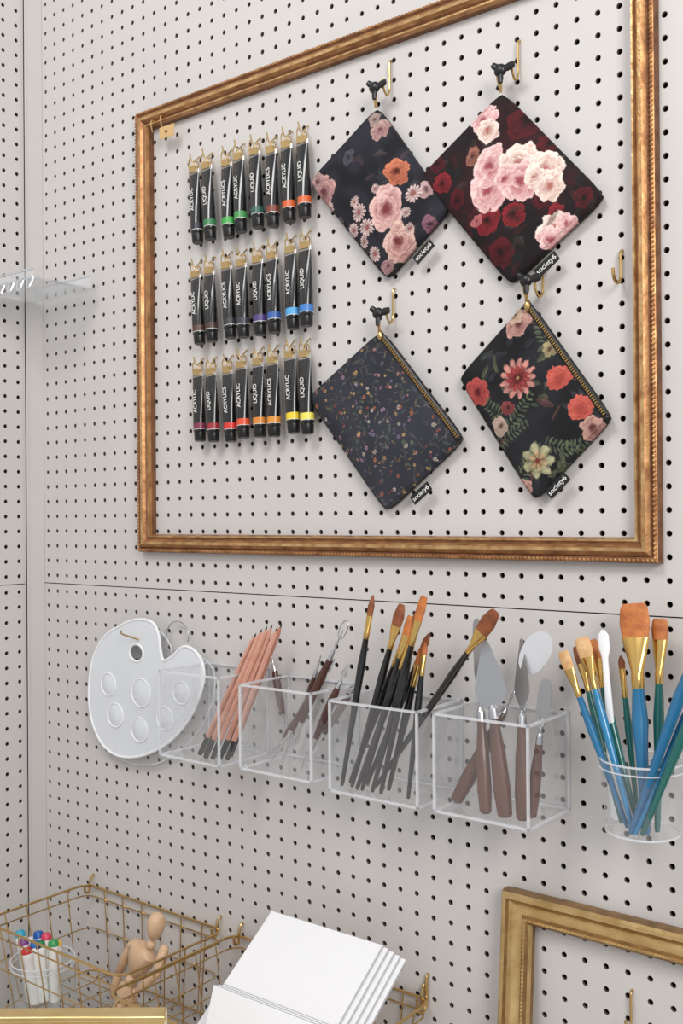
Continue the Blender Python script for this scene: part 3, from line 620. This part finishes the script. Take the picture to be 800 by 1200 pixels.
for i,c_ in enumerate(cols):
    a=i*2.4; rr=.006+.026*((i%5)/4); B=jc+Vector((rr*.8*math.cos(a),rr*.8*math.sin(a),jz0+.008)); T_=jc+Vector((rr*1.15*math.cos(a)-.014,rr*1.1*math.sin(a),jz1+.024+.008*math.sin(i*1.9)))
    m_=mat('marker_cap_%d'%i,c_,.35); mb=MB(); mb.rod(B,T_,[(0,.0074,.0074,mw),(.8,.0076,.0076,mw),(.81,.0080,.0080,mw),(.90,.0080,.0080,m_),(.97,.0075,.0075,m_),(1,.0056,.0056,m_)],14); mb.build('marker_pen')
# wooden mannequin
mwd=mat('beech_wood',(214,182,150),.45,c2=(198,162,128),scale=30,amt=.6,stretch=(1,1,.3))
mb=MB(); A=lambda px,py,off=.085: W(px,py,off)
def limb(a,b,ra,rb,mid=None): 
    ra*=1.15; rb*=1.15; mid=mid or max(ra,rb)*1.1
    mb.rod(a,b,[(0,ra*.5,ra*.5,mwd),(.06,ra,ra,mwd),(.45,mid,mid,mwd),(.94,rb,rb,mwd),(1,rb*.5,rb*.5,mwd)],14)
head0=A(180,1100);head1=A(185,1070)
mb.rod(head0,head1,[(0,.004,.004,mwd),(.1,.009,.009,mwd),(.4,.0125,.013,mwd),(.7,.013,.0135,mwd),(.92,.009,.009,mwd),(1,.002,.002,mwd)],16)
neck=A(177,1107); mb.ball(neck,.0075,mwd)
ch0=A(170,1109);chb=A(158,1142)
mb.rod(ch0,chb,[(0,.014,.009,mwd),(.12,.025,.014,mwd),(.45,.023,.015,mwd),(.85,.014,.011,mwd),(1,.006,.006,mwd)],18)
wa=A(154,1149); mb.ball(wa,.010,mwd); pe=A(148,1168)
mb.rod(A(152,1152),pe,[(0,.009,.008,mwd),(.3,.016,.012,mwd),(.8,.019,.014,mwd),(1,.010,.009,mwd)],16)
sL=A(154,1108,.075);sR=A(192,1113,.105); mb.ball(sL,.0072,mwd);mb.ball(sR,.0072,mwd)
eR=A(184,1141,.12); limb(sR,eR,.0062,.0052); mb.ball(eR,.0058,mwd); hR=A(160,1162,.13); limb(eR,hR,.0056,.0042); limb(hR,A(150,1168,.13),.0045,.003,.005)
eL=A(138,1142,.07); limb(sL,eL,.0062,.0052); mb.ball(eL,.0058,mwd); hL=A(132,1170,.075); limb(eL,hL,.0056,.0042)
k1=A(134,1198,.10); limb(A(143,1173,.09),k1,.0085,.0065); mb.ball(k1,.0068,mwd); 
k2=A(160,1202,.08); limb(A(154,1175,.08),k2,.0085,.0065); mb.ball(k2,.0068,mwd)
for k in (k1,k2):
    f=Vector((k.x,k.y,bz_+.008)); limb(k,f,.0065,.0048); limb(f+Vector((0,.006,-.003)),f+Vector((0,-.022,-.004)),.005,.004)
mb.build('wooden_mannequin')
# canvases
cv=mat('canvas_white',(238,238,240),.75,bump=.15,bscale=900); cve=mat('canvas_edge',(196,197,202),.8)
def canvases(TLp,BLp,TRp,off,H,n,shift,name,t=.0045):
    T_=W(*TLp,off); Bp=onX(BLp[0],BLp[1],T_.x); dn=(Bp-T_); dn.x=0; dn.normalize()
    R=W(*TRp,off); w=R.x-T_.x; nn=Vector((1,0,0)).cross(dn); 
    if nn.y>0: nn=-nn
    for k in range(n):
        o=T_-nn*(k*(t+.0012))+Vector((shift*k,0,0))-dn*(.0008*k)
        x=Vector((w,0,0)); mb=MB(); th=nn*(-t)
        mb.hexa([o,o+x,o+x+dn*H,o+dn*H,o+th,o+x+th,o+x+dn*H+th,o+dn*H+th],cve,[cv,cv,cve,cve,cve,cve])
        q=mb.build(name,20); bv=q.modifiers.new('b','BEVEL'); bv.width=.0008; bv.segments=2
canvases((318,1067),(266,1146),(448,1104),.055,.18,5,.006,'blank_canvas')
canvases((250,1154),(243,1188),(380,1194),.235,.08,3,.002,'blank_canvas')
# gold box frame standing on desk in front
def cp(dep,lat,z): p=C+d0*dep+r0*lat; return Vector((p.x,p.y,z))
DZ=ZC-.75
zt2=ZC-.486
g3=mat('bright_gold',(214,184,120),.3,.8,c2=(230,204,146),scale=30,amt=.6)
mb=MB(); a=cp(1.0,-.177,0);b=cp(1.0,-.50,0); ex=(b-a).normalized(); ey=Vector((-ex.y,ex.x,0)); 
if ey.dot(d0)<0: ey=-ey
Wd=.323
def bx(u0,u1,v0,v1,z0,z1,m):
    P=[a+ex*u+ey*v+Vector((0,0,z)) for z in (z0,z1) for (u,v) in ((u0,v0),(u1,v0),(u1,v1),(u0,v1))]; mb.hexa(P,m)
bx(0,Wd,0,.022,zt2-.018,zt2,g3); bx(0,Wd,0,.022,DZ,DZ+.018,g3); bx(0,.018,0,.022,DZ+.018,zt2-.018,g3); bx(Wd-.018,Wd,0,.022,DZ+.018,zt2-.018,g3); bx(.018,Wd-.018,.014,.018,DZ+.018,zt2-.018,cv)
bx(-.002,Wd+.002,-.002,.004,zt2-.004,zt2+.002,g3)
o=mb.build('standing_gold_frame'); m_=o.modifiers.new('b','BEVEL'); m_.width=.0015; m_.segments=2
mb=MB(); dm=mat('desk_white',(225,222,218),.5); mb.box((.02,-.85,DZ-.03),(1.30,-.26,DZ),dm)
for x in (.05,1.23):
    for y in (-.82,-.33): mb.box((x,y,0),(x+.04,y+.04,DZ-.03),dm)
mb.build('desk')
# ---------------------------------------------------------------- light
w=bpy.data.worlds.new('world'); S.world=w; w.use_nodes=True; nt=w.node_tree; bg=nt.nodes['Background']
bg.inputs[0].default_value=(.89,.94,1.0,1); bg.inputs[1].default_value=.66
def area(name,loc,tgt,size,e,c):
    l=bpy.data.lights.new(name,'AREA'); l.shape='RECTANGLE'; l.size=size[0]; l.size_y=size[1]; l.energy=e; l.color=c
    o=bpy.data.objects.new(name,l); S.collection.objects.link(o); o.location=loc; o.rotation_euler=(Vector(tgt)-Vector(loc)).to_track_quat('-Z','Y').to_euler()
area('window_light',(2.9,-1.7,2.4),(.7,0,1.5),(.9,1.1),44,(1,.95,.90))
area('overhead_area',(.8,-1.5,2.9),(.5,0,1.5),(.7,.5),16,(1,.98,.96))  # area lamp set high in front of the wall
